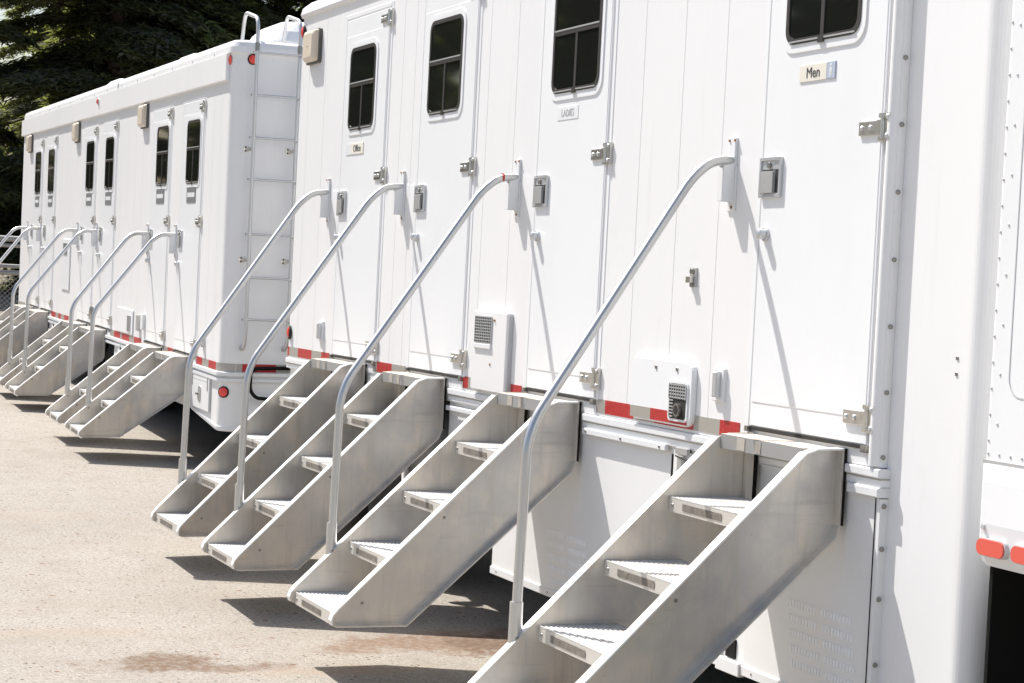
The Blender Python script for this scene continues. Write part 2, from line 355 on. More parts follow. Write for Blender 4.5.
def make_stair(T, xl, xr, kind, label, group, bx, yaw=0., osc=1., tag=False, zsc=1., rs=0.):
    """stair hooked on the trailer side; local x=0 at its left stringer"""
    W = xr-xl
    root = empty('metal_stairs', T @ Matrix.Translation((xl, 0, 0)) @ Matrix.Rotation(0, 4, 'Z'), label, 'stairs', group)
    sh = yaw
    zr = -.508 if kind == 'R' else -.972
    def P(x, o, z): return (x+sh*o, -o*osc, z if z > zr else zr+(z-zr)*zsc)
    out = stringer_outline(kind); th = .006; fl = .041 if kind == 'R' else .034
    ins = []
    cx = sum(p[0] for p in out)/len(out); n = len(out)
    for i in range(n):      # inset for flange thickness
        a, b, c = Vector(out[i-1]), Vector(out[i]), Vector(out[(i+1) % n])
        e1 = (b-a).normalized(); e2 = (c-b).normalized(); n1 = Vector((e1.y, -e1.x)); n2 = Vector((e2.y, -e2.x))
        nn = (n1+n2).normalized(); d = .006/max(.35, nn.dot(n1)); ins.append(b+nn*d)
    # make sure the inset goes inwards
    if sum((ins[i]-Vector((cx, sum(p[1] for p in out)/n))).length for i in range(n)) > sum((Vector(out[i])-Vector((cx, sum(p[1] for p in out)/n))).length for i in range(n)):
        ins = [2*Vector(out[i])-ins[i] for i in range(n)]
    for side, xa, sgn in (('l', 0., -1), ('r', W, 1)):
        s = MB()
        xa_in, xa_out = (xa+fl, xa+fl+th) if sgn < 0 else (xa-fl-th, xa-fl)
        lo, hi = min(xa_in, xa_out), max(xa_in, xa_out)
        s.loft([[P(lo, *p) for p in out], [P(hi, *p) for p in out]], ALU)
        # outward flange: ring between out and ins from plate to xa
        pl = lo if sgn < 0 else hi
        o1 = [P(pl, *p) for p in out]; o2 = [P(xa, *p) for p in out]; i1 = [P(pl, *p) for p in ins]; i2 = [P(xa, *p) for p in ins]
        vs = o1+o2+i2+i1; fs = []
        for i in range(n):
            j = (i+1) % n
            fs += [(i, j, n+j, n+i), (n+i, n+j, 2*n+j, 2*n+i), (2*n+i, 2*n+j, 3*n+j, 3*n+i)]
        topset = {0, 1, 2, 3, 4, 5}  # top and front flange get brighter aluminium, sunlit tone put in the colour
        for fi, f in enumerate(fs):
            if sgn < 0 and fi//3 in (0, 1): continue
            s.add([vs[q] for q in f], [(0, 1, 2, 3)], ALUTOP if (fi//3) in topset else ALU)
        # a few bolts and scuffs
        for (o_, z_) in ((.95, -1.36), (.60, -1.0)) if kind == 'R' else ((.70, -1.45),):
            s.disc(P(xa_out if sgn > 0 else xa_in, o_, z_), (sgn, 0, 0), .007, .003, SCREW, 8)
        st = s.build('stringer', root, .0015)
    # rubber strip between stair and trailer
    r = MB(); zt = out[0][1]; zb = out[-1][1]
    r.box(W-.012, W+.004, -.012, -.0005-.004, zb, zt, RUBBER_VOID); r.box(-.004, .012, -.012, -.0045, zb, zt, RUBBER_VOID)
    r.build('rubber_strip', root)
    # hook angle posts on back edge
    a = MB()
    for x in (fl+.008, W-fl-.03): a.box(x, x+.022, -.05, -.022, zb+.01, zt-.055, ALU)
    for x in (fl+.012, W-fl-.03): a.box(x, x+.02, -.020, -.006, zb+.01, zt-.055, RUBBER_VOID)
    a.build('mounting_angle', root)
    # platform
    xi0, xi1 = fl+th+.001, W-fl-th-.001
    def slab(oa, ob, z, lip, name):
        t = MB()
        top = [P(xi0, oa, z), P(xi0, ob, z), P(xi1, ob, z), P(xi1, oa, z)]
        dn = [(p[0], p[1], p[2]-.006) for p in top]
        t.add(top+dn, [(0, 1, 2, 3), (7, 6, 5, 4), (0, 4, 5, 1), (2, 6, 7, 3), (3, 7, 4, 0), (1, 5, 6, 2)], TREAD if name == 'tread' else PTOP)
        # front lip
        f0 = [P(xi0, ob+.001, z-.0005), P(xi1, ob+.001, z-.0005), P(xi1, ob+.001, z-lip), P(xi0, ob+.001, z-lip)]
        f1 = [P(xi0, ob-.007, z-.0065), P(xi1, ob-.007, z-.0065), P(xi1, ob-.007, z-lip), P(xi0, ob-.007, z-lip)]
        t.add(f0+f1, [(3, 2, 1, 0), (4, 5, 6, 7), (0, 1, 5, 4), (1, 2, 6, 5), (2, 3, 7, 6), (3, 0, 4, 7)], LIP if name == 'tread' else PLIP)
        if name == 'tread':      # raised grip ribs, perforation rows
            nr = 20
            for q in range(nr):
                oo = oa+(ob-oa)*(q+.7)/nr
                g = [P(xi0+.004, oo, z+.0001), P(xi0+.004, oo+.006, z+.0001), P(xi1-.004, oo+.006, z+.0001), P(xi1-.004, oo, z+.0001)]
                gt = [(p[0], p[1], p[2]+.003) for p in g]
                t.add(g+gt, [(4, 5, 6, 7), (0, 1, 5, 4), (1, 2, 6, 5), (2, 3, 7, 6), (3, 0, 4, 7)], TREAD)
            # grip patches on the lip
            for u0, u1 in ((.19, .33), (.335, .70)):
                xa, xb = xi0+(xi1-xi0)*u0, xi0+(xi1-xi0)*u1
                g = [P(xa, ob+.0028, z-.013), P(xb, ob+.0028, z-.013), P(xb, ob+.0028, z-lip+.012), P(xa, ob+.0028, z-lip+.012)]
                t.add(g, [(3, 2, 1, 0)], GRIPT)
            for xx in (xi0+.03, xi1-.03): t.disc(P(xx, ob+.001, z-lip/2), (0, -1, 0), .006, .003, SCREW, 8)
            # clip angles carrying the tread
            for xx0, xx1 in ((xi0, xi0+.02), (xi1-.02, xi1)):
                g = [P(xx0, oa, z-.0065), P(xx0, ob-.01, z-.0065), P(xx1, ob-.01, z-.0065), P(xx1, oa, z-.0065)]; g2 = [(p[0], p[1], p[2]-.024) for p in g]
                t.add(g+g2, [(7, 6, 5, 4), (0, 4, 5, 1), (2, 6, 7, 3), (3, 7, 4, 0), (1, 5, 6, 2)], ALUL)
        else:
            for u0, u1 in ((.22, .32), (.45, .52)):
                xa, xb = xi0+(xi1-xi0)*u0, xi0+(xi1-xi0)*u1
                g = [P(xa, ob+.0028, z-.004), P(xb, ob+.0028, z-.004), P(xb, ob+.0028, z-lip+.004), P(xa, ob+.0028, z-lip+.004)]
                t.add(g, [(3, 2, 1, 0)], ALU)
        return t.build(name, root)
    if kind == 'R':
        slab(.010, .150, -.4945, .052, 'platform')
        TR = [(.11, .346, -.726), (.34, .588, -.953), (.58, .831, -1.180), (.82, 1.071, -1.405)]
        rail = [(0, .51), (.11, .502), (.205, .432), (.862, -.455), (.895, -.55), (.905, -1.255)]; sl = -1.10
    else:
        slab(.010, .158, -.961, .05, 'platform')
        TR = [(.12, .355, -1.165), (.33, .59, -1.365), (.565, .835, -1.565)]
        rail = [(0, .0), (.12, 0), (.19, -.04), (.64, -.61), (.672, -.69), (.682, -1.46)]; sl = -1.28
    for oa_, ob_, z_ in TR: slab(oa_-.062, ob_, z_, .05, 'tread')
    # handrail: from the wall bracket (bx) down to a socket on the left stringer
    bo = rail[-1][0]; xb = .012+sh*bo+rs; pts = []
    for o_, z_ in rail:
        u = o_/bo; pts.append((bx-xl+(xb-(bx-xl))*u, -o_*osc, z_ if z_ > -1.2 or kind == 'L' else zr+(z_-zr)*zsc))
    h = MB(); h.tube(fillet(pts, .14, 7), .0185, ALUL, 14); 
    if tag:
        c = Vector(pts[1]); 
    hr = h.build('handrail', root)
    c = MB(); p = pts[-1]; c.tube([(p[0], p[1], sl), (p[0], p[1], p[2]+.004)], .024, ALUL, 14); c.disc((p[0]+.02, p[1], p[2]+.03), (1, 0, 0), .008, .01, SCREW, 8)
    c.build('rail_socket', hr)
    if tag:
        a0, a1 = Vector(pts[1]), Vector(pts[2]); t = MB(); t.tube([a0+Vector((0, .020, .001)), a0+Vector((0, .012, .001))], .0205, REDT, 12)
        t.build('red_tape_band', hr, label='small red tape band round the rail near the wall')
    return root

# ------------------------------------------------------------------ near trailer
def plan_wall(x0, x1, yback, rl, grooves, step):
    """plan outline: front wall with V grooves, rounded left corner, recessed bay and rounded right corner"""
    p = []
    for k in range(7): a = PI+.5*PI*k/6; p.append((x0+rl+rl*math.cos(a), rl+rl*math.sin(a)))
    for g in grooves: p += [(g-.004, 0), (g-.0015, .0025), (g+.0015, .0025), (g+.004, 0)]
    return p

def lamp(parent, x0, x1, z0, z1, d=.05):
    b = MB(); b.prism(rr2(x0, x1, z0, z1, .02), -.022, 0, LAMPB)
    o = b.build('wall_lamp', parent, .003)
    l = MB(); l.loft([[(p[0], -.022, p[1]) for p in rr2(x0+.004, x1-.012, z0+.012, z1-.004, .02)], [(p[0], -.045, p[1]) for p in rr2(x0+.010, x1-.02, z0+.02, z1-.01, .02)],
                      [(p[0], -d-.008, p[1]) for p in rr2(x0+.035, x1-.045, z0+.04, z1-.03, .02)]], LENS)
    l.disc(((x0+x1)/2, -d-.008, (z0+z1)/2), (0, -1, 0), .007, .002, SCREW, 8)
    l.build('lamp_lens', o, .003)
    return o

def tapes(parent, segs, z, w=.052, y=-.0022, flip=False):
    for x0, x1, c in segs:
        s = MB(); s.box(x0, x1, y, .001, z-w, z, REDT if c == 'r' else SILT); s.build('reflective_tape', parent)

def marker(parent, c, ax, r, red=REDL, rim=GAP, zr=1.):
    s = MB(); s.disc(c, ax, r*1.28, .010, rim, 20)
    c2 = Vector(c)+Vector(ax).normalized()*.010; s.disc(c2, ax, r, .006, red, 20, .008)
    return s.build('marker_light', parent)

R = empty('office_trailer', T_R @ Matrix.Translation((-8.6, 0, 0)), 'long white trailer in front whose four doors include Men, LADIES and Office', 'trailer')
RX = 8.6
class Shift(MB):       # trailer parts are modelled in R coordinates, stored relative to the trailer's own origin
    pass
def rebuild_offset(root, dx):
    for o in root.children:
        pass

def body_R():
    s = MB()
    g = [-12.0, -11.66]+[-10.24, -10.04]+[-8.97, -8.616]+[-7.271, -6.918, -6.576]
    pl = []
    for k in range(7): a = PI+.5*PI*k/6; pl.append((-12.22+.05+.05*math.cos(a), .05+.05*math.sin(a)))
    for q in g: pl += [(q-.0025, 0), (q-.001, .0012), (q+.001, .0012), (q+.0025, 0)]
    for k in range(7): a = 1.5*PI+.5*PI*k/6; pl.append((-5.41-.018+.018*math.cos(a), .018+.018*math.sin(a)))
    pl += [(-5.41, 2.6), (-12.22, 2.6)]
    s.loft([[(x, y, -.535) for x, y in pl], [(x, y, 1.66) for x, y in pl]], WHITE)
    o = s.build('wall', R); return o
body_R()
# nose section below the ledge on the right, the recessed column runs to the ground clearance
s = MB()
pl = [(-5.409, .034)]
for k in range(11): a = 1.5*PI+.5*PI*k/10; pl.append((-4.935-.07+.07*math.cos(a), .034+.07+.07*math.sin(a)))
pl += [(-4.935, 2.59), (-5.409, 2.59)]
s.loft([[(x, y, -1.55) for x, y in pl], [(x, y, 1.66) for x, y in pl]], WHITE); s.build('nose_panel', R)
# roof
s = MB()
for a in [0]:
    rings = []
    for z, off, r in ((1.642, .016, .07), (1.660, .022, .07), (1.70, .016, .08), (1.735, -.02, .10), (1.75, -.10, .12)):
        rings.append(rrect(-12.22, -4.935, 0, 2.6, r, z, 6, off))
    s.loft(rings, WHITE, smooth=False)
s.build('roof', R)
DZ0, DZ1 = -.468, 1.525
WZ0, WZ1 = .895, 1.355
make_door(R, -11.25, -10.47, DZ0, DZ1, -11.15, -10.69, .865, 1.35, sign_office, 'door with the Office plate')
make_door(R, -9.905, -9.125, DZ0, DZ1, -9.81, -9.335, .873, 1.37, None, 'door without any sign plate')
make_door(R, -8.308, -7.575, DZ0, DZ1, -8.195, -7.695, .873, 1.37, sign_ladies, 'door with a pale LADIES plate')
make_door(R, -6.250, -5.478, DZ0, DZ1, -6.145, -5.66, .905, 1.38, sign_men, 'door with the Men plate')
for x in (-6.475, -8.53, -10.13, -11.47): rail_bracket(R, x, .51)
lamp(R, -12.02, -11.76, 1.325, 1.54)
# door 4 hinge post: rounded vertical extrusion at the end of the side wall
s = MB(); s.tube([(-5.437, .004, -.53), (-5.437, .004, 1.64)], .022, WHITE, 14); s.build('hinge_post', R)
s = MB()
for z in (1.03, .806, .588, .368, .147, -.072, -.288, -.501): s.disc((-5.41, .016, z), (1, -.15, 0), .0085, .004, SCREW, 10, .002)
s.build('screws', R)
tapes(R, [(-12.19, -12.15, 'r'), (-12.15, -11.96, 's'), (-11.96, -11.67, 'r'), (-11.67, -11.47, 's'), (-11.47, -11.31, 'r'),
          (-10.50, -10.43, 's'), (-10.43, -10.18, 'r'), (-10.18, -9.96, 's'), (-9.28+.17, -9.04, 'r'), (-9.04, -8.85, 's'), (-8.50, -8.37, 'r'),
          (-7.555, -7.47, 's'), (-7.47, -7.20, 'r'), (-7.20, -7.01, 's'), (-7.01, -6.68, 'r'), (-6.68, -6.475, 's'), (-6.475, -6.325, 'r')], -.465, .058)
for x0, x1, m in ((-7.19, -7.01, SILT), (-7.01, -6.70, REDT)):
    s = MB(); s.box(x0, x1, -.0235, -.020, -.508, -.462, m); s.build('reflective_tape', R)
marker(R, (-12.15, -.001, 1.55), (-.25, -1, 0), .035)
marker(R, (-12.15, -.001, -.375), (-.25, -1, 0), .035)
# water-heater cover with grid
def cover(x0, x1, z0, z1, y, r, m=WHITE2):
    s = MB(); a = rr2(x0, x1, z0, z1, r); b = rr2(x0+.006, x1-.006, z0+.006, z1-.006, max(r-.004, .004))
    s.loft([[(p[0], -.001, p[1]) for p in a], [(p[0], y+.006, p[1]) for p in a], [(p[0], y, p[1]) for p in b]], m)
    return s
def grid(parent, x0, x1, z0, z1, y, nx, nz, name='vent_grille'):
    s = MB(); s.box(x0, x1, y-.0015, y, z0, z1, GAP)
    for i in range(nx+1):
        x = x0+(x1-x0)*i/nx; s.box(x-.003, x+.003, y-.006, y-.0015, z0, z1, LATCH)
    for i in range(nz+1):
        z = z0+(z1-z0)*i/nz; s.box(x0, x1, y-.0065, y-.002, z-.0022, z+.0022, LATCH)
    return s.build(name, parent)
s = cover(-8.945, -8.515, -.518, -.13, -.03, .012, WHITE); s.disc((-8.70, -.03, -.385), (0, -1, 0), .007, .003, RUST, 8); s.disc((-8.665, -.03, -.172), (0, -1, 0), .006, .006, RUST, 8)
s.box(-8.513, -8.508, -.016, -.001, -.51, -.14, SEAM)
o = s.build('access_panel', R, label='white heater cover with a square mesh vent'); grid(o, -8.905, -8.695, -.285, -.158, -.03, 9, 9)
s2 = MB(); s2.cbox(-8.91, -8.69, -.040, -.03, -.312, -.289, TRIM, .002); s2.build('vent_sill', o)
s = cover(-7.20, -6.672, -.515, -.262, -.022, .045)
for x in (-6.98, -6.80): s.disc((x, -.022, -.295), (0, -1, 0), .009, .004, SCREW, 8)
o = s.build('access_panel', R, label='white furnace cover with rounded corners and an exhaust port')
s = MB(); s.prism(rr2(-6.855, -6.695, -.498, -.34, .02), -.027, -.022, TRIM)
s.prism(rr2(-6.843, -6.707, -.488, -.35, .014), -.0285, -.027, GAP)
for i in range(11):
    z = -.352-i*.0125
    if i < 5: s.box(-6.843, -6.707, -.0315, -.0285, z-.005, z, LATCH)
    else: s.box(-6.843, -6.806, -.0315, -.0285, z-.005, z, LATCH)
for i in range(8): s.box(-6.843+.136*i/7-.002, -6.843+.136*i/7+.002, -.0325, -.0285, -.41, -.35, LATCH)
s.tube([(-6.760, -.027, -.452), (-6.760, -.042, -.452)], .026, SCREW, 14); s.disc((-6.760, -.0425, -.452), (0, -1, 0), .018, .001, GAP, 14)
s.build('exhaust_grille', o)
# outlets and catches
for x, z in ((-6.485, -.335), (-11.48, -.34)):
    s = MB(); s.cbox(x-.042, x+.042, -.014, 0, z-.062, z+.062, TRIM, .003); s.cbox(x-.012, x+.022, -.034, -.014, z-.046, z+.05, LATCH, .004); s.build('outlet_cover', R)
s = MB(); s.box(-6.765, -6.715, -.008, 0, .03, .105, LATCH2); s.disc((-6.74, -.008, .09), (0, -1, 0), .012, .010, SCREW); s.box(-6.765, -6.73, -.026, -.008, .045, .07, STEEL); s.disc((-6.74, -.008, .038), (0, -1, 0), .010, .008, SCREW)
s.build('door_catch', R, .001)
# lower body: ledge rails and skirt with louvres
def ledge(x0, x1, right=False):
    s = MB(); s.cbox(x0, x1, -.011, .036, -.568, -.538, TRIM, .004); s.box(x0, x1, -.001, .035, -.601, -.568, WHITE2); s.box(x0, x1+.001, -.0035, .036, -.5745, -.5685, SILT); s.box(x0, x1+.001, -.003, .036, -.6005, -.5965, SEAM)
    return s
xs_end = -5.388
s = ledge(-7.68, xs_end); s.build('ledge_rail', R)
s = ledge(-9.30, -8.30); s.build('ledge_rail', R)
s = ledge(-12.20, -11.31); s.build('ledge_rail', R)
s = MB(); s.cbox(-7.66, -6.88, -.016, .0, -.625, -.597, TRIM, .004)
for x in (-7.62, -7.28, -6.93): s.disc((x, -.016, -.611), (0, -1, 0), .007, .003, SCREW, 8)
s.build('ledge_rail', R)
s = MB(); s.cbox(-5.575, xs_end, -.012, .036, -.632, -.600, TRIM, .004); s.build('ledge_rail', R)
s = MB(); s.cbox(-9.30, -8.40, -.014, .0, -.65, -.625, TRIM, .004); s.build('ledge_rail', R)
def skirt_panel(x0, x1, z0, z1, y=.012, lab=None):
    s = MB(); s.cbox(x0, x1, y, y+.03, z0, z1, SKIRT, .003)
    s.cbox(x0+.0, x1, y-.008, y-.0005, z0, z0+.035, TRIM, .002)
    for i in range(max(2, int((x1-x0)/.3))): s.disc((x0+.08+i*.3, y-.008, z0+.018), (0, -1, 0), .005, .002, SCREW, 8)
    return s.build('skirt_panel', R)
sk1 = skirt_panel(-8.655, -6.40, -1.385, -.598)
sk2 = skirt_panel(-6.235, -5.418, -1.385, -.598)
sk3 = skirt_panel(-9.33, -8.665, -.98, -.598, .02)
sk4 = skirt_panel(-12.18, -11.0, -.95, -.598, .02)
s = MB(); s.box(-5.414, -5.392, .004, .036, -1.5, -.636, WHITE)
for z in (-.660, -.80, -.965, -1.181): s.disc((-5.392, .018, z), (1, -.2, 0), .009, .004, SCREW, 10, .002)
s.build('corner_strip', R)
s = MB(); s.box(-5.418, -5.4145, .001, .004, -1.38, -.6, GAP); s.box(-6.398, -6.237, .022, .04, -1.36, -.6, SKIRT); s.cbox(-6.41, -6.236, -.004, .022, -1.395, -1.345, TRIM, .003)
s.box(-6.37, -6.30, .015, .022, -1.34, -1.27, CHAS); s.build('skirt_post', R)
def louvres(parent, x0, z0, rows):
    s = MB()
    for r in range(rows):
        for gx in (0, .225):
            for k in range(10):
                x = x0+gx+r*.012+k*.0195; z = z0-r*.052-.0*k
                s.cbox(x, x+.008, .0070, .0118, z-.027, z, LOUV, .003)
    o = s.build('louvre_vent', parent); return o
louvres(sk2, -5.945, -1.052, 5); louvres(sk1, -8.03, -1.085, 5)
s = MB(); s.box(-12.17, -5.43, .006, .03, -.605, -.534, SKIRT); s.build('lower_wall', R)
# compartment catch
s = MB(); s.cbox(-6.83, -6.70, -.002, .012, -.80, -.615, SKIRT, .002); s.box(-6.80, -6.70, -.014, .0, -.625, -.60, LATCH2); s.box(-6.76, -6.725, -.024, -.002, -.74, -.63, LATCH2); s.box(-6.84, -6.835, -.006, .01, -.80, -.63, GAP)
s.tube([(-6.78, -.02, -.632), (-6.66, -.03, -.640)], .004, GAP, 6)
s.build('compartment_catch', R, .001)
# small stickers on the nose: two screws
s = MB()
for z in (-.155, -.205): s.disc((-5.06, .034, z), (0, -1, 0), .007, .003, SCREW, 8)
s.build('screws', R)
# underside: floor, chassis, and an unseen far skirt added to keep light out
s = MB(); s.box(-12.1, -5.45, .09, 2.5, -.66, -.54, CHAS); s.box(-12.15, -5.0, 2.45, 2.5, -1.72, -.6, CHAS)
for y in (.55, 1.95): s.box(-12.0, -5.5, y, y+.08, -.95, -.66, CHAS)
for x in (-8.60, -7.2, -5.6): s.box(x, x+.04, .05, 2.45, -1.33, -.66, CHAS)
s.build('chassis', R)
def wheel(parent, x, y, z, r, w=.24):
    t = MB(); prof = [(r*.6, 0), (r*.9, 0), (r, .03), (r, w-.03), (r*.9, w), (r*.6, w)]; n = 32
    t.loft([[(x+q*math.cos(a), y+h, z+q*math.sin(a)) for a in [2*PI*k/n for k in range(n)]] for q, h in prof], TIRE, smooth=True)
    o = t.build('wheel', parent); q = MB(); q.disc((x, y+.05, z), (0, -1, 0), r*.6, .01, RIM, 24, .03); q.build('rim', o); return o
for x in (-11.45, -10.40): wheel(R, x, .10, -1.66+.40, .40)
for x in (-11.45, -10.40):
    s = MB(); n = 16; ra = .50
    for q0, q1, y0, y1 in ((ra, ra+.05, -.012, .02), (ra, ra+.012, .02, .42)):
        vs = []
        for k in range(n+1):
            a = PI*k/n
            for rr in (q0, q1):
                for y in (y0, y1): vs.append((x+rr*math.cos(a), y, -1.13+rr*math.sin(a)))
        fs = []
        for k in range(n):
            b = 4*k; fs += [(b, b+4, b+5, b+1), (b+2, b+3, b+7, b+6), (b, b+2, b+6, b+4), (b+1, b+5, b+7, b+3)]
        s.add(vs, fs, TRIM, True)
    s.build('fender', R)

# all R parts were modelled in R coordinates: give the trailer its own origin on the ground under its side
for ch in list(R.children): ch.matrix_basis = Matrix.Translation((RX, 0, 0)) @ ch.matrix_basis

GR = 'aluminium stairs hooked on the front trailer'
make_stair(T_R, -6.245, -5.595, 'R', 'aluminium stairs with handrail at the door marked Men, nearest the camera', GR, -6.475)
make_stair(T_R, -8.345, -7.703, 'R', 'aluminium stairs with handrail at the door marked LADIES, red band on its rail', GR, -8.53, 0, 1, True)
make_stair(T_R, -9.965, -9.33, 'R', 'aluminium stairs with handrail at the front trailer door that has no sign', GR, -10.13, .09, 1.01)
make_stair(T_R, -11.27, -10.60, 'R', 'aluminium stairs with handrail at the door marked Office, beside the wall lamp end', GR, -11.47, .16, 1.0, False, 1., -.045)

# ------------------------------------------------------------------ far trailer
L = empty('office_trailer', T_L @ Matrix.Translation((-20, 0, 0)), 'white trailer behind with six doors in pairs and a roof ladder on its rear end', 'trailer')
LX0, LX1 = -25.74, -14.29
s = MB(); rr_ = .11
pl = []
for k in range(7): a = PI+.5*PI*k/6; pl.append((LX0+.05+.05*math.cos(a), .05+.05*math.sin(a)))
ldoors = [-24.68, -23.60, -20.89, -19.74, -17.19, -15.95]
for q in (-25.3, -22.4, -22.05, -21.7, -18.7, -18.35, -18.0, -17.65, -14.85, -14.6):
    pl += [(q-.0025, 0), (q-.001, .0012), (q+.001, .0012), (q+.0025, 0)]
for k in range(9): a = 1.5*PI+.5*PI*k/8; pl.append((LX1-rr_+rr_*math.cos(a), rr_+rr_*math.sin(a)))
pl += [(LX1, 2.6), (LX0, 2.6)]
s.loft([[(x, y, -.995) for x, y in pl], [(x, y, 1.37) for x, y in pl]], WHITE); s.build('wall', L)
s = MB(); s.prism([(-.001, 1.162), (-.030, 1.168), (-.030, 1.360), (-.001, 1.366)], LX0-.005, -14.40, WHITE, 'x')
s.build('fascia', L)
s = MB(); rings = []
for z, off, r in ((1.362, .004, .10), (1.366, .018, .10), (1.41, .017, .10), (1.445, .006, .10), (1.464, -.030, .11), (1.475, -.12, .12)):
    rings.append(rrect(LX0+.06, LX1, 0, 2.6, r, z, 8, off))
s.loft(rings, WHITE); 
s.build('roof', L)
s = MB()
for x in [-25.0+i*.78 for i in range(14)]: s.box(x, x+.008, -.0205, -.01, 1.375, 1.395, LATCH)
s.box(-18.95, -18.935, -.024, -.01, 1.37, 1.42, LATCH2); s.build('roof_screws', L)
WX = [(a+.08, b+.08) for a, b in [(-24.57, -24.10), (-23.49, -23.02), (-20.78, -20.31), (-19.63, -19.18), (-17.07, -16.58), (-15.84, -15.36)]]
dl = ['farthest door, next to the rear lamp', 'second farthest door', 'left door of the middle pair', 'right door of the middle pair', 'left door of the near pair', 'door nearest the ladder end']
for x0, (a, b), lab in zip(ldoors, WX, dl):
    make_door(L, x0, x0+.775, -.936, 1.07, a, b, .415, .92, sign_grey(x0+.05), lab)
for x in (-16.09, -17.285, -19.95, -21.148, -23.91, -25.05): rail_bracket(L, x, .0)
for x0 in (-25.27, -21.63, -17.88): lamp(L, x0+.15, x0+.43, .935, 1.15)
seg = [(-25.70, -25.05, 's'), (-22.82, -22.50, 'r'), (-22.50, -22.28, 's'), (-22.28, -22.10, 'r'), (-22.1, -21.85, 's'), (-21.85, -21.55, 'r'), (-20.0, -19.95, 'r'), (-18.96, -18.93, 's'), (-18.93, -18.75, 's'), (-18.75, -18.44, 'r'), (-18.44, -18.34, 's'), (-18.34, -17.98, 'r'), (-17.98, -17.74, 's'), (-17.74, -17.40, 'r'), (-16.40, -16.24, 's'), (-16.24, -16.0, 'r'), (-15.13, -14.92, 'r'), (-14.92, -14.70, 's'), (-14.70, -14.45, 'r'), (-14.45, -14.41, 's')]
tapes(L, seg, -.936, .06)
# tape round the rear
for y0, y1, m in ((.115, .16, SILT), (.16, .24, REDT), (.245, .42, REDT), (.42, .55, SILT), (.55, .9, REDT), (.9, 1.3, SILT)):
    s = MB(); s.box(LX1-.001, LX1+.0022, y0, y1, -.996, -.936, m); s.build('reflective_tape', L)
s = MB(); vs = []
for k in range(9):
    a = 1.5*PI+.5*PI*k/8
    for z in (-.996, -.936): vs.append((LX1-rr_+(rr_+.0022)*math.cos(a), rr_+(rr_+.0022)*math.sin(a), z))
s.add(vs, [(2*k, 2*k+2, 2*k+3, 2*k+1) for k in range(8)], SILT); s.build('reflective_tape', L)
# ledges round the rear corner, skirt below
s = MB(); 
s.loft([rrect(LX0, LX1, 0, 2.6, .11, z, 8, off) for z, off in ((-1.03, .006), (-1.028, .022), (-1.002, .022), (-.999, .006))], TRIM); s.build('ledge_rail', L)
s = MB(); s.loft([rrect(LX0, LX1, 0, 2.6, .11, z, 8, off) for z, off in ((-1.072, .004), (-1.07, .018), (-1.048, .018), (-1.045, .004))], TRIM); s.build('ledge_rail', L)
s = MB()
def skirtL(x0, x1, zb): return None
# rear skirt shell with rounded corner: open box
pl_o = [(-15.25, .004)]; pl_i = [(-15.25, .03)]
for k in range(9):
    a = 1.5*PI+.5*PI*k/8; pl_o.append((LX1-rr_+rr_*math.cos(a), .004+rr_+rr_*math.sin(a))); pl_i.append((LX1-rr_+(rr_-.026)*math.cos(a), .004+rr_+(rr_-.026)*math.sin(a)))
pl_o.append((LX1, 2.58)); pl_i.append((LX1-.026, 2.58))
ring = pl_o+pl_i[::-1]
def zb_(x): return -1.362-.078*min(1., max(0., (x+15.25)/.9))
s.loft([[(x, y, zb_(x)) for x, y in ring], [(x, y, -.99) for x, y in ring]], SKIRT)
s.loft([[(x, y-.002, zb_(x)-.003) for x, y in ring], [(x+(.006 if x > -14.4 else 0), y-.006, zb_(x)+.015) for x, y in ring], [(x+(.006 if x > -14.4 else 0), y-.006, zb_(x)+.03) for x, y in ring]], TRIM)
s.build('skirt_panel', L)
s = MB(); s.cbox(-15.20, -14.60, -.014, .003, -1.33, -1.06, SKIRT, .004); s.box(-15.19, -15.17, -.018, -.014, -1.16, -1.03, LATCH2); s.box(-14.66, -14.64, -.018, -.014, -1.17, -1.07, LATCH2)
s.prism(rr2(-14.955, -14.87, -1.27, -1.15, .035), -.020, -.014, LATCH2); s.box(-15.0, -14.93, -.03, -.02, -1.225, -1.21, SCREW); s.box(-15.19, -14.64, -.0155, -.0135, -1.105, -1.10, SEAM)
s.box(-15.208, -15.202, -.005, .003, -1.33, -1.06, GAP); s.box(-14.596, -14.590, -.005, .003, -1.33, -1.06, SEAM)
s.build('compartment_door', L)
s = MB()
for x0, x1, zb in ((-25.7, -21.9, -1.15), (-21.9, -19.9, -1.30), (-18.75, -15.26, -1.36)):
    s.cbox(x0, x1, .004, .03, zb, -1.0, SKIRT, .003)
s.build('skirt_panel', L)
s = MB(); 
for x0 in (-18.5, -22.7): s.cbox(x0, x0+.5, -.012, .003, -1.3 if x0 > -20 else -1.14, -1.07, SKIRT, .003); s.box(x0+.16, x0+.19, -.018, -.012, -1.2, -1.05, GAP)
s.build('compartment_door', L)
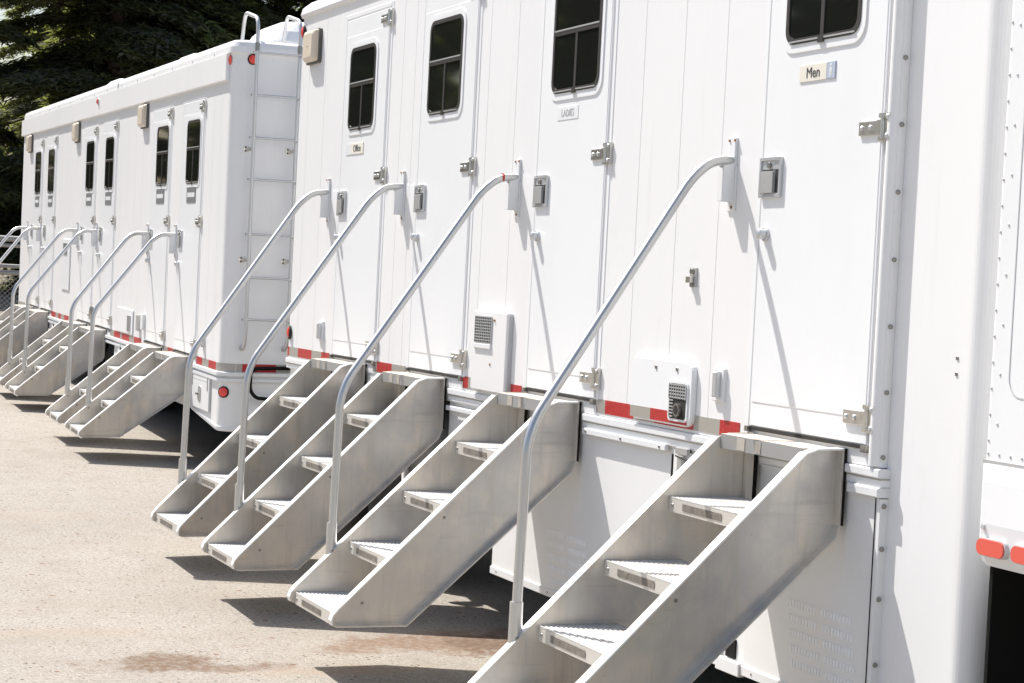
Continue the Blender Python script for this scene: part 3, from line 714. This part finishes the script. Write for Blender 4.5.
# access covers on the side
for x0, x1, z0, z1, r in ((-18.62, -17.80, -.93, -.70, .03), (-22.12, -21.57, -.66, -.10, .02)):
    s = cover(x0, x1, z0, z1, -.012, r); s.box(x1, x1+.006, -.006, -.001, z0, z1, SEAM)
    o = s.build('access_panel', L)
    if z0 < -.9: grid(o, x1-.24, x1-.09, -.90, -.76, -.012, 5, 9)
    else: grid(o, x1-.44, x1-.18, z1-.17, z1-.05, -.012, 7, 6)
for x, z in ((-17.5, -.80), (-17.28, -.78)):
    s = MB(); s.cbox(x-.05, x+.05, -.03, 0, z-.07, z+.07, TRIM if x > -17.4 else LATCH2, .003); s.build('outlet_cover', L)
s = MB(); s.disc((-14.90, 0, -.80), (0, -1, 0), .055, .02, LATCH, 20, .015); s.disc((-14.90, -.03, -.80), (0, -1, 0), .03, .012, SCREW, 14); s.build('filler_cap', L)
s = MB(); s.disc((-20.02, 0, -.80), (0, -1, 0), .05, .02, SCREW, 20, .015); s.build('filler_cap', L)
marker(L, (-19.96, -.03, 1.30), (0, -1, 0), .028, AMBL, LATCH2)
marker(L, (-14.40, .01, 1.315), (.1, -1, 0), .036, REDL, LATCH2)
marker(L, (LX1, .145, 1.322), (1, 0, 0), .032); marker(L, (LX1-.03, .035, -1.150), (.75, -.6, 0), .034)
# roof gear
s = MB()
s.loft([rrect(-15.95, -15.05, .45, 2.0, .16, z, 8, off) for z, off in ((1.46, .0), (1.56, 0), (1.64, -.04), (1.70, -.10), (1.735, -.18), (1.745, -.30))], ACW, smooth=False)
s.box(-15.06, -15.04, .8, 1.8, 1.50, 1.55, LATCH); s.build('roof_air_conditioner', L, .01)
for x, y, h in ((-21.2, .30, .15), (-17.45, .28, .13)):
    s = MB(); s.loft([rrect(x-.35, x+.35, y, y+.55, .06, z, 4, off) for z, off in ((1.45, 0), (1.46+h-.03, 0), (1.47+h, -.04), (1.475+h, -.12))], ACW); s.build('roof_vent', L)
# ladder
s = MB()
xl_ = LX1+.10; y0, y1 = .150, .472
for yy in (y0, y1):
    path = [(LX1+.005, yy, -.815), (LX1+.07, yy, -.80), (xl_, yy, -.72), (xl_, yy, 1.40), (xl_-.0, yy, 1.62), (xl_-.42, yy, 1.70), (xl_-.50, yy, 1.45)]
    s.tube(fillet(path, .09, 5), .0145, WALU, 10)
lad = s.build('ladder', L)
for z in (1.37, 1.055, .742, .435, .031, -.29, -.60):
    s = MB(); s.tube([(xl_+.004, y0-.02, z), (xl_+.004, y1+.02, z)], .009, WALU, 8)
    s.disc((xl_+.004, y0-.028, z), (0, -1, 0), .008, .006, SCREW, 8); s.disc((xl_+.02, y1, z-.015), (1, 0, 0), .007, .005, SCREW, 8)
    s.build('rung', lad)
s = MB()
for z in (.66, -.16):
    for yy in (y0, y1):
        s.box(LX1, xl_, yy-.012, yy+.0, z-.012, z+.012, STEEL); s.box(LX1, LX1+.006, yy-.05, yy-.012, z-.02, z+.02, STEEL)
        for dz in (-.013, .013): s.disc((LX1+.006, yy-.035, z+dz), (1, 0, 0), .007, .004, GAP, 8)
for yy in (y0, y1):
    s.disc((LX1, yy-.0, -.815), (1, 0, 0), .022, .012, STEEL, 12); s.tube([(xl_, yy, 1.38), (xl_, yy, 1.44)], .017, SCREW, 10)
s.build('brackets', lad)
# black hose on the rear
s = MB(); s.tube(fillet([(LX1+.03, .95, -.945), (LX1+.035, .60, -.955), (LX1+.04, .25, -.965), (LX1+.045, .215, -1.0), (LX1+.05, .215, -1.13), (LX1+.05, .26, -1.185), (LX1+.05, .40, -1.195), (LX1+.045, .95, -1.16)], .06, 5), .014, RUBBER_VOID, 8); s.build('rubber_hose', L)
s = MB(); s.box(LX0+.1, LX1-.1, .09, 2.5, -1.12, -1.0, CHAS); s.box(LX0+.1, LX1-.1, 2.45, 2.5, -1.76, -1.05, CHAS)  # floor, plus an unseen far skirt added to block light underneath
for y in (.55, 1.95): s.box(LX0+.3, LX1-.3, y, y+.08, -1.35, -1.12, CHAS)
s.build('chassis', L)
for x in (-19.6, -20.6): wheel(L, x, .12, -1.80+.36, .36)
for ch in list(L.children): ch.matrix_basis = Matrix.Translation((20, 0, 0)) @ ch.matrix_basis

GL = 'aluminium stairs hooked on the trailer behind'
LS = [(-16.05, -15.36, -16.09, 'short aluminium stairs nearest the ladder end of the trailer behind'),
      (-17.14, -16.47, -17.285, 'short aluminium stairs second from the ladder end of the trailer behind'),
      (-19.90, -19.16, -19.95, 'short aluminium stairs of the middle pair, right one, trailer behind'),
      (-21.05, -20.33, -21.148, 'short aluminium stairs of the middle pair, left one, trailer behind'),
      (-23.72, -22.98, -23.91, 'short aluminium stairs of the farthest pair, right one, trailer behind'),
      (-24.98, -24.22, -25.05, 'short aluminium stairs at the far left, under the farthest door of the trailer behind')]
for xl, xr, bx, lab in LS: make_stair(T_L, xl, xr, 'L', lab, GL, bx, .08, 1.0)

# ------------------------------------------------------------------ riveted vehicle at the right edge
V = empty('cargo_trailer', T_R @ Matrix.Translation((-3.5, 0, 0)), 'white riveted vehicle body at the right edge with red reflectors on its bumper', 'trailer')
VX, VY = -4.72, -.10
s = MB(); s.loft([rrect(VX, -2.6, VY, 2.3, .02, z, 4) for z in (-.437, 1.9)], WHITE2)
s.build('wall', V)
s = MB()
for i in range(18): s.disc((VX+.055, VY, -.33+i*.076*1.9), (0, -1, 0), .0045, .0018, SEAM2, 8, .001)
for i in range(30): s.disc((VX+.018, VY, -.38+i*.076), (0, -1, 0), .0045, .0018, SEAM2, 8, .001)
for i in range(12): s.disc((VX+.02+i*.052, VY, -.418), (0, -1, 0), .0045, .0018, SEAM2, 8, .001)
s.build('rivets', V)
s = MB(); frame_ring(s, VX+.095, VX+.80, -.25, 1.4, .06, .004, VY-.0015, VY+.001, SEAM, .056); s.build('hatch_seam', V)
s = MB(); s.box(VX, -2.6, VY-.003, VY+.01, -.447, -.437, LATCH); 
prof = [(VY-.004, -.447), (VY-.018, -.50), (VY-.020, -.62), (VY-.012, -.70), (VY+.012, -.745), (VY+.05, -.75), (VY+.05, -.447)]
rings = []
for x, q in ((VX+.03, .03), (VX+.004, .015), (VX-.004, 0)): pass
s.loft([[(x, max(p[0], VY-.02+ins_) if p[0] < VY+.03 else p[0], p[1]+(ins_*.6 if p[1] < -.6 else 0)) for p in prof] for x, ins_ in ((VX-.004, .05), (VX+.004, .018), (VX+.03, 0), (VX+2.0, 0))], WHITE2, smooth=False)
s.box(VX, VX+.012, VY+.05, 2.3, -.745, -.447, WHITE2)
s.build('bumper', V)
for i, x in enumerate((VX+.095, VX+.255)):
    s = MB(); s.prism([(p[0], p[1]) for p in rr2(x-.066, x+.066, -.712, -.660, .022)], VY-.028, VY-.010, SEAM); s.prism(rr2(x-.062, x+.062, -.709, -.663, .020), VY-.034, VY-.028, AMBL)
    o = s.build('reflector', V, .002)
s = MB(); s.disc((VX+.045, VY-.02, -.63), (0, -1, .2), .008, .006, LATCH, 10); s.build('screw_head', V)
s = MB(); s.box(VX+.02, VX+.035, VY+.03, 1.2, -1.80, -.74, RUBBER_VOID); s.build('dark_void_sheet', V)  # black sheet added to stand in for the dark void under the body
s = MB(); s.box(VX+.04, -2.7, VY+.12, 2.2, -.74, -.5, CHAS); s.box(VX+.04, -2.7, 2.2, 2.25, -1.75, -.5, CHAS); s.build('chassis', V)  # chassis, plus an unseen far-side sheet added to keep the underside dark
wheel(V, VX+.75, VY+.10, -1.80+.40, .40)
for ch in list(V.children): ch.matrix_basis = Matrix.Translation((3.5, 0, 0)) @ ch.matrix_basis

# ------------------------------------------------------------------ ground
def W(p): return T_R @ Vector(p)
def gpt(x, y): q = T_R @ Vector((x, y, -1.93-.026*x)); return q.x, q.y
STAINS = []
for (x, y, rx, ry, c, a) in ((-8.33, -1.66, .20, .34, (.15, .095, .06), .95), (-8.22, -1.42, .10, .30, (.17, .11, .075), .85), (-8.60, -.25, .27, .70, (.20, .13, .088), .95), (-8.52, .30, .36, .5, (.15, .10, .07), .95), (-8.1, -.9, .1, .5, (.36, .25, .17), .4), (-9.0, -2.0, .12, .5, (.33, .24, .17), .3), (-12.5, -1.8, .3, 1.0, (.33, .28, .23), .3)):
    gx, gy = gpt(x, y); STAINS.append((gx, gy, rx*SC, ry*SC, c, a))
CONC = concrete()
s = MB(); s.add([(-32, -300, 0), (300, -300, 0), (300, 300, 0), (-32, 300, 0)], [(0, 1, 2, 3)], CONC)
g = s.build('ground'); g['kind'] = 'structure'
SOIL = mat('soil_and_litter', (.20, .165, .125), .95, 0, [((1.2, 1.2, 1.2), (.12, .11, .06), .45, .65, .8), ((9, 9, 9), (.30, .25, .19), .5, .7, .8)], ((6, 6, 6), .6, .05))
s = MB(); nx, ny = 46, 60; vs = []
for i in range(nx+1):
    for j in range(ny+1):
        u = i/nx; x = -32-u*u*300; y = -120+360*j/ny
        z = .12*math.sin(x*1.3+y*.9)*min(1, max(0, (-33-x)/2)) + .004
        vs.append((x, y, z))
s.add(vs, [(i*(ny+1)+j, i*(ny+1)+j+1, (i+1)*(ny+1)+j+1, (i+1)*(ny+1)+j) for i in range(nx) for j in range(ny)], SOIL, True)
g2 = s.build('terrain'); g2['kind'] = 'structure'

# ------------------------------------------------------------------ camera
cam = D.cameras.new('camera'); co = D.objects.new('camera', cam); COL.objects.link(co)
right = norm((0.39032539, 0.91926816, 0.05091303)); down = norm((0.0462104, 0.03566872, -0.99829472)); fwd = norm((-0.91951655, 0.39201249, -0.02855734))
r_, u_, f_ = M3@right, M3@(-down), M3@fwd
mw = Matrix.Identity(4)
for i in range(3): mw[i][0] = r_[i]; mw[i][1] = u_[i]; mw[i][2] = -f_[i]
mw.translation = T_R @ Vector((0, -3.63, 0)); co.matrix_world = mw
cam.sensor_width = 36; cam.lens = 1960/1024*36; cam.clip_start = .1; cam.clip_end = 2000
scene.camera = co
EYE = mw.translation.copy()
def on_ray(px, depth, z=0.):
    """ground point seen in the direction of picture column px (at the horizon) at the given distance"""
    d = f_ + r_*((px-512)/1960); d = Vector((d.x, d.y, 0)).normalized(); p = EYE+d*depth; return Vector((p.x, p.y, z))

# ------------------------------------------------------------------ fence
p0 = on_ray(-60, 30.5); p1 = on_ray(75, 30.5); dr = (p1-p0).normalized(); Lf = (p1-p0).length
FN = empty('chain_link_fence', Matrix.Translation(p0) @ Matrix.Rotation(math.atan2(dr.y, dr.x), 4, 'Z'), 'grey chain link fence with double top rails left of the trailer behind', 'fence')
s = MB()
for z, r in ((1.27, .045), (1.17, .03), (.86, .03), (.76, .035)): s.tube([(0, 0, z), (Lf, 0, z)], r, FENCEM, 10)
s.build('rail', FN)
for x in (.25, Lf-.55):
    s = MB(); s.tube([(x, 0, 0), (x, 0, 1.33)], .035, FENCEM, 10); s.disc((x, 0, 1.33), (0, 0, 1), .042, .03, FENCEM, 12); s.build('post', FN)
s = MB(); st = .075; r = .004; H = .74
k = -H
while k < Lf:
    for sg in (1, -1):
        a = (max(k, 0), max(0, -k)) if sg == 1 else None
        if sg == 1: x0_, z0_, x1_, z1_ = k, 0, k+H, H
        else: x0_, z0_, x1_, z1_ = k+H, 0, k, H
        # clip to 0..Lf
        def cl(xa, za, xb, zb):
            if xa < 0: t = (0-xa)/(xb-xa); xa, za = 0, za+(zb-za)*t
            if xa > Lf: t = (Lf-xa)/(xb-xa); xa, za = Lf, za+(zb-za)*t
            return xa, za
        if max(x0_, x1_) <= 0 or min(x0_, x1_) >= Lf: continue
        a_ = cl(x0_, z0_, x1_, z1_); b_ = cl(x1_, z1_, x0_, z0_)
        s.tube([(a_[0], .004*sg, a_[1]), (b_[0], .004*sg, b_[1])], r, FENCEM, 4, False)
    k += st
s.build('wire_mesh', FN)

# ------------------------------------------------------------------ conifers
import numpy as np
def crown_mesh(name, seed, H, Rb, nb, per):
    rg = np.random.default_rng(seed); V = []; F = 0
    tris = []
    for b in range(nb):
        t = (b+rg.random())/nb; z = .35+(H-.65)*t**1.05; Lb = Rb*(1-t)**.75*(.7+.5*rg.random())+.25
        az = rg.random()*2*PI; dx, dy = math.cos(az), math.sin(az)
        rise = .18*(1-t)+.12*rg.random(); droop = .28+.22*rg.random()
        n = max(8, int(per*Lb))
        s_ = rg.random(n)**.75; side = (rg.random(n)-.5)*2*(1-s_*.65)*Lb*.34
        cx = dx*s_*Lb-dy*side; cy = dy*s_*Lb+dx*side
        cz = z+rise*s_*Lb-droop*(s_**2)*Lb-np.abs(side)*.28+rg.normal(0, .035, n)
        base = np.stack([cx, cy, cz], 1)
        for q in range(5):
            # a drooping spray: narrow triangle pointing out, sideways and down
            a2 = az+rg.normal(0, .9, n); ln = .12+.20*rg.random(n); dn = -.05-.55*rg.random(n)
            d = np.stack([np.cos(a2), np.sin(a2), dn], 1); d /= np.linalg.norm(d, axis=1)[:, None]
            w = np.stack([-np.sin(a2), np.cos(a2), rg.normal(0, .22, n)], 1)*(.020+.026*rg.random(n))[:, None]
            o = base+rg.normal(0, 1, (n, 3))*np.array([.09, .09, .045])
            tris.append(np.stack([o-w, o+w, o+d*ln[:, None]], 1))
    P = np.concatenate(tris).reshape(-1, 3).astype(np.float32); nt = len(P)//3
    me = D.meshes.new(name); me.vertices.add(len(P)); me.vertices.foreach_set('co', P.ravel())
    me.loops.add(len(P)); me.loops.foreach_set('vertex_index', np.arange(len(P), dtype=np.int32))
    me.polygons.add(nt); me.polygons.foreach_set('loop_start', np.arange(0, len(P), 3, dtype=np.int32))
    me.update(calc_edges=True); me.validate(); me.materials.append(NEEDLE)
    return me
def trunk_mesh(H, seed):
    rg = random.Random(seed); s = MB(); n = 10
    pts = [(.06*math.sin(i*1.1+seed), .06*math.cos(i*.8), H*i/n) for i in range(n+1)]
    s.tube(pts, .2, BARK, 10, True, [max(.02, .24*(1-i/n)**.9+.015) for i in range(n+1)])
    for b in range(46):
        t = (b+rg.random())/46; z = .8+(H-1.3)*t; Lb = 3.0*(1-t)**.75; az = rg.random()*2*PI; c, q = math.cos(az), math.sin(az)
        s.tube([(0, 0, z), (c*Lb*.5, q*Lb*.5, z+.07*Lb), (c*Lb*.9, q*Lb*.9, z-.10*Lb)], .03, BARK, 5, True, [.035*(1-t)+.012, .02*(1-t)+.008, .005])
    o = s.build('trunk'); me = o.data; D.objects.remove(o); return me
kinds = [(crown_mesh('crown', 1, 15, 3.3, 135, 170), trunk_mesh(15, 1)), (crown_mesh('crown', 2, 13, 3.0, 120, 170), trunk_mesh(13, 2)), (crown_mesh('crown', 3, 16, 3.6, 150, 160), trunk_mesh(16, 3))]
tr = [(60, 62, 2, 'distant conifer filling the gap low at the far end of the trailer behind'), (-118, 41, 0, 'tall conifer at the left picture edge with sunlit branch tips'), (100, 41, 1, 'dark conifer rising over the far end of the trailer behind'), (140, 49, 2, 'dense conifer above the middle of the trailer behind'),
      (186, 43, 0, 'dark conifer above the roof vent nearest the ladder'), (236, 48, 1, 'shadowy conifer just left of the roof ladder hoops'), (290, 43, 2, 'dark conifer behind the roof air conditioner'), (345, 48, 0, 'conifer half hidden behind the front trailer roof corner')]
def tree(T, k, lab, grp):
    e = empty('pine_tree', T, lab, 'tree', grp)
    for nm, me in (('crown', kinds[k][0]), ('trunk', kinds[k][1])):
        o = D.objects.new(nm, me); COL.objects.link(o); o.parent = e
for i, (px, dp, k, lab) in enumerate(tr):
    tree(Matrix.Translation(on_ray(px, dp, 0)) @ Matrix.Rotation(1.3*i+.4, 4, 'Z') @ Matrix.Scale(.95+.07*(i % 3), 4), k, lab, 'conifers behind the trailers')
# the conifers across the yard that the door windows mirror
for i, (x, y, k) in enumerate(((-37, -27, 1), (-41, -22, 0), (-44, -17, 2), (-48, -12.5, 1), (-53, -9, 0), (-58, -5.5, 2), (-55, -22, 2), (-56, -17, 1), (-60, -12, 0))):
    q = W((x, y, 0)); tree(Matrix.Translation((q.x, q.y, 0)) @ Matrix.Rotation(2.1*i, 4, 'Z'), k, 'conifer across the yard, seen only as a reflection in the dark door windows', 'conifers mirrored in the door windows')

# ------------------------------------------------------------------ light
sd = M3 @ norm((2, 1, -3.3))
su = D.lights.new('sun', 'SUN'); su.energy = 5.0; su.angle = math.radians(.53); su.color = (1, .965, .905)
so = D.objects.new('sun', su); COL.objects.link(so); so.rotation_euler = sd.to_track_quat('-Z', 'Y').to_euler(); so.location = (0, 0, 30)
w = D.worlds.new('World'); scene.world = w; w.use_nodes = True
nt = w.node_tree; bg = nt.nodes['Background']; sky = nt.nodes.new('ShaderNodeTexSky'); sky.sky_type = 'NISHITA'; sky.sun_disc = False
sky.sun_elevation = math.asin(-sd.z); sky.sun_rotation = math.atan2(-sd.x, -sd.y) % (2*PI); sky.air_density = 1.0; sky.dust_density = 2.6; sky.ozone_density = 1.0
nt.links.new(sky.outputs[0], bg.inputs[0]); bg.inputs[1].default_value = .112
vs_ = scene.view_settings; vs_.view_transform = 'Standard'; vs_.look = 'None'; vs_.gamma = 1; vs_.exposure = .48; vs_.use_curve_mapping = False
scene.cycles.max_bounces = 8; scene.cycles.diffuse_bounces = 5
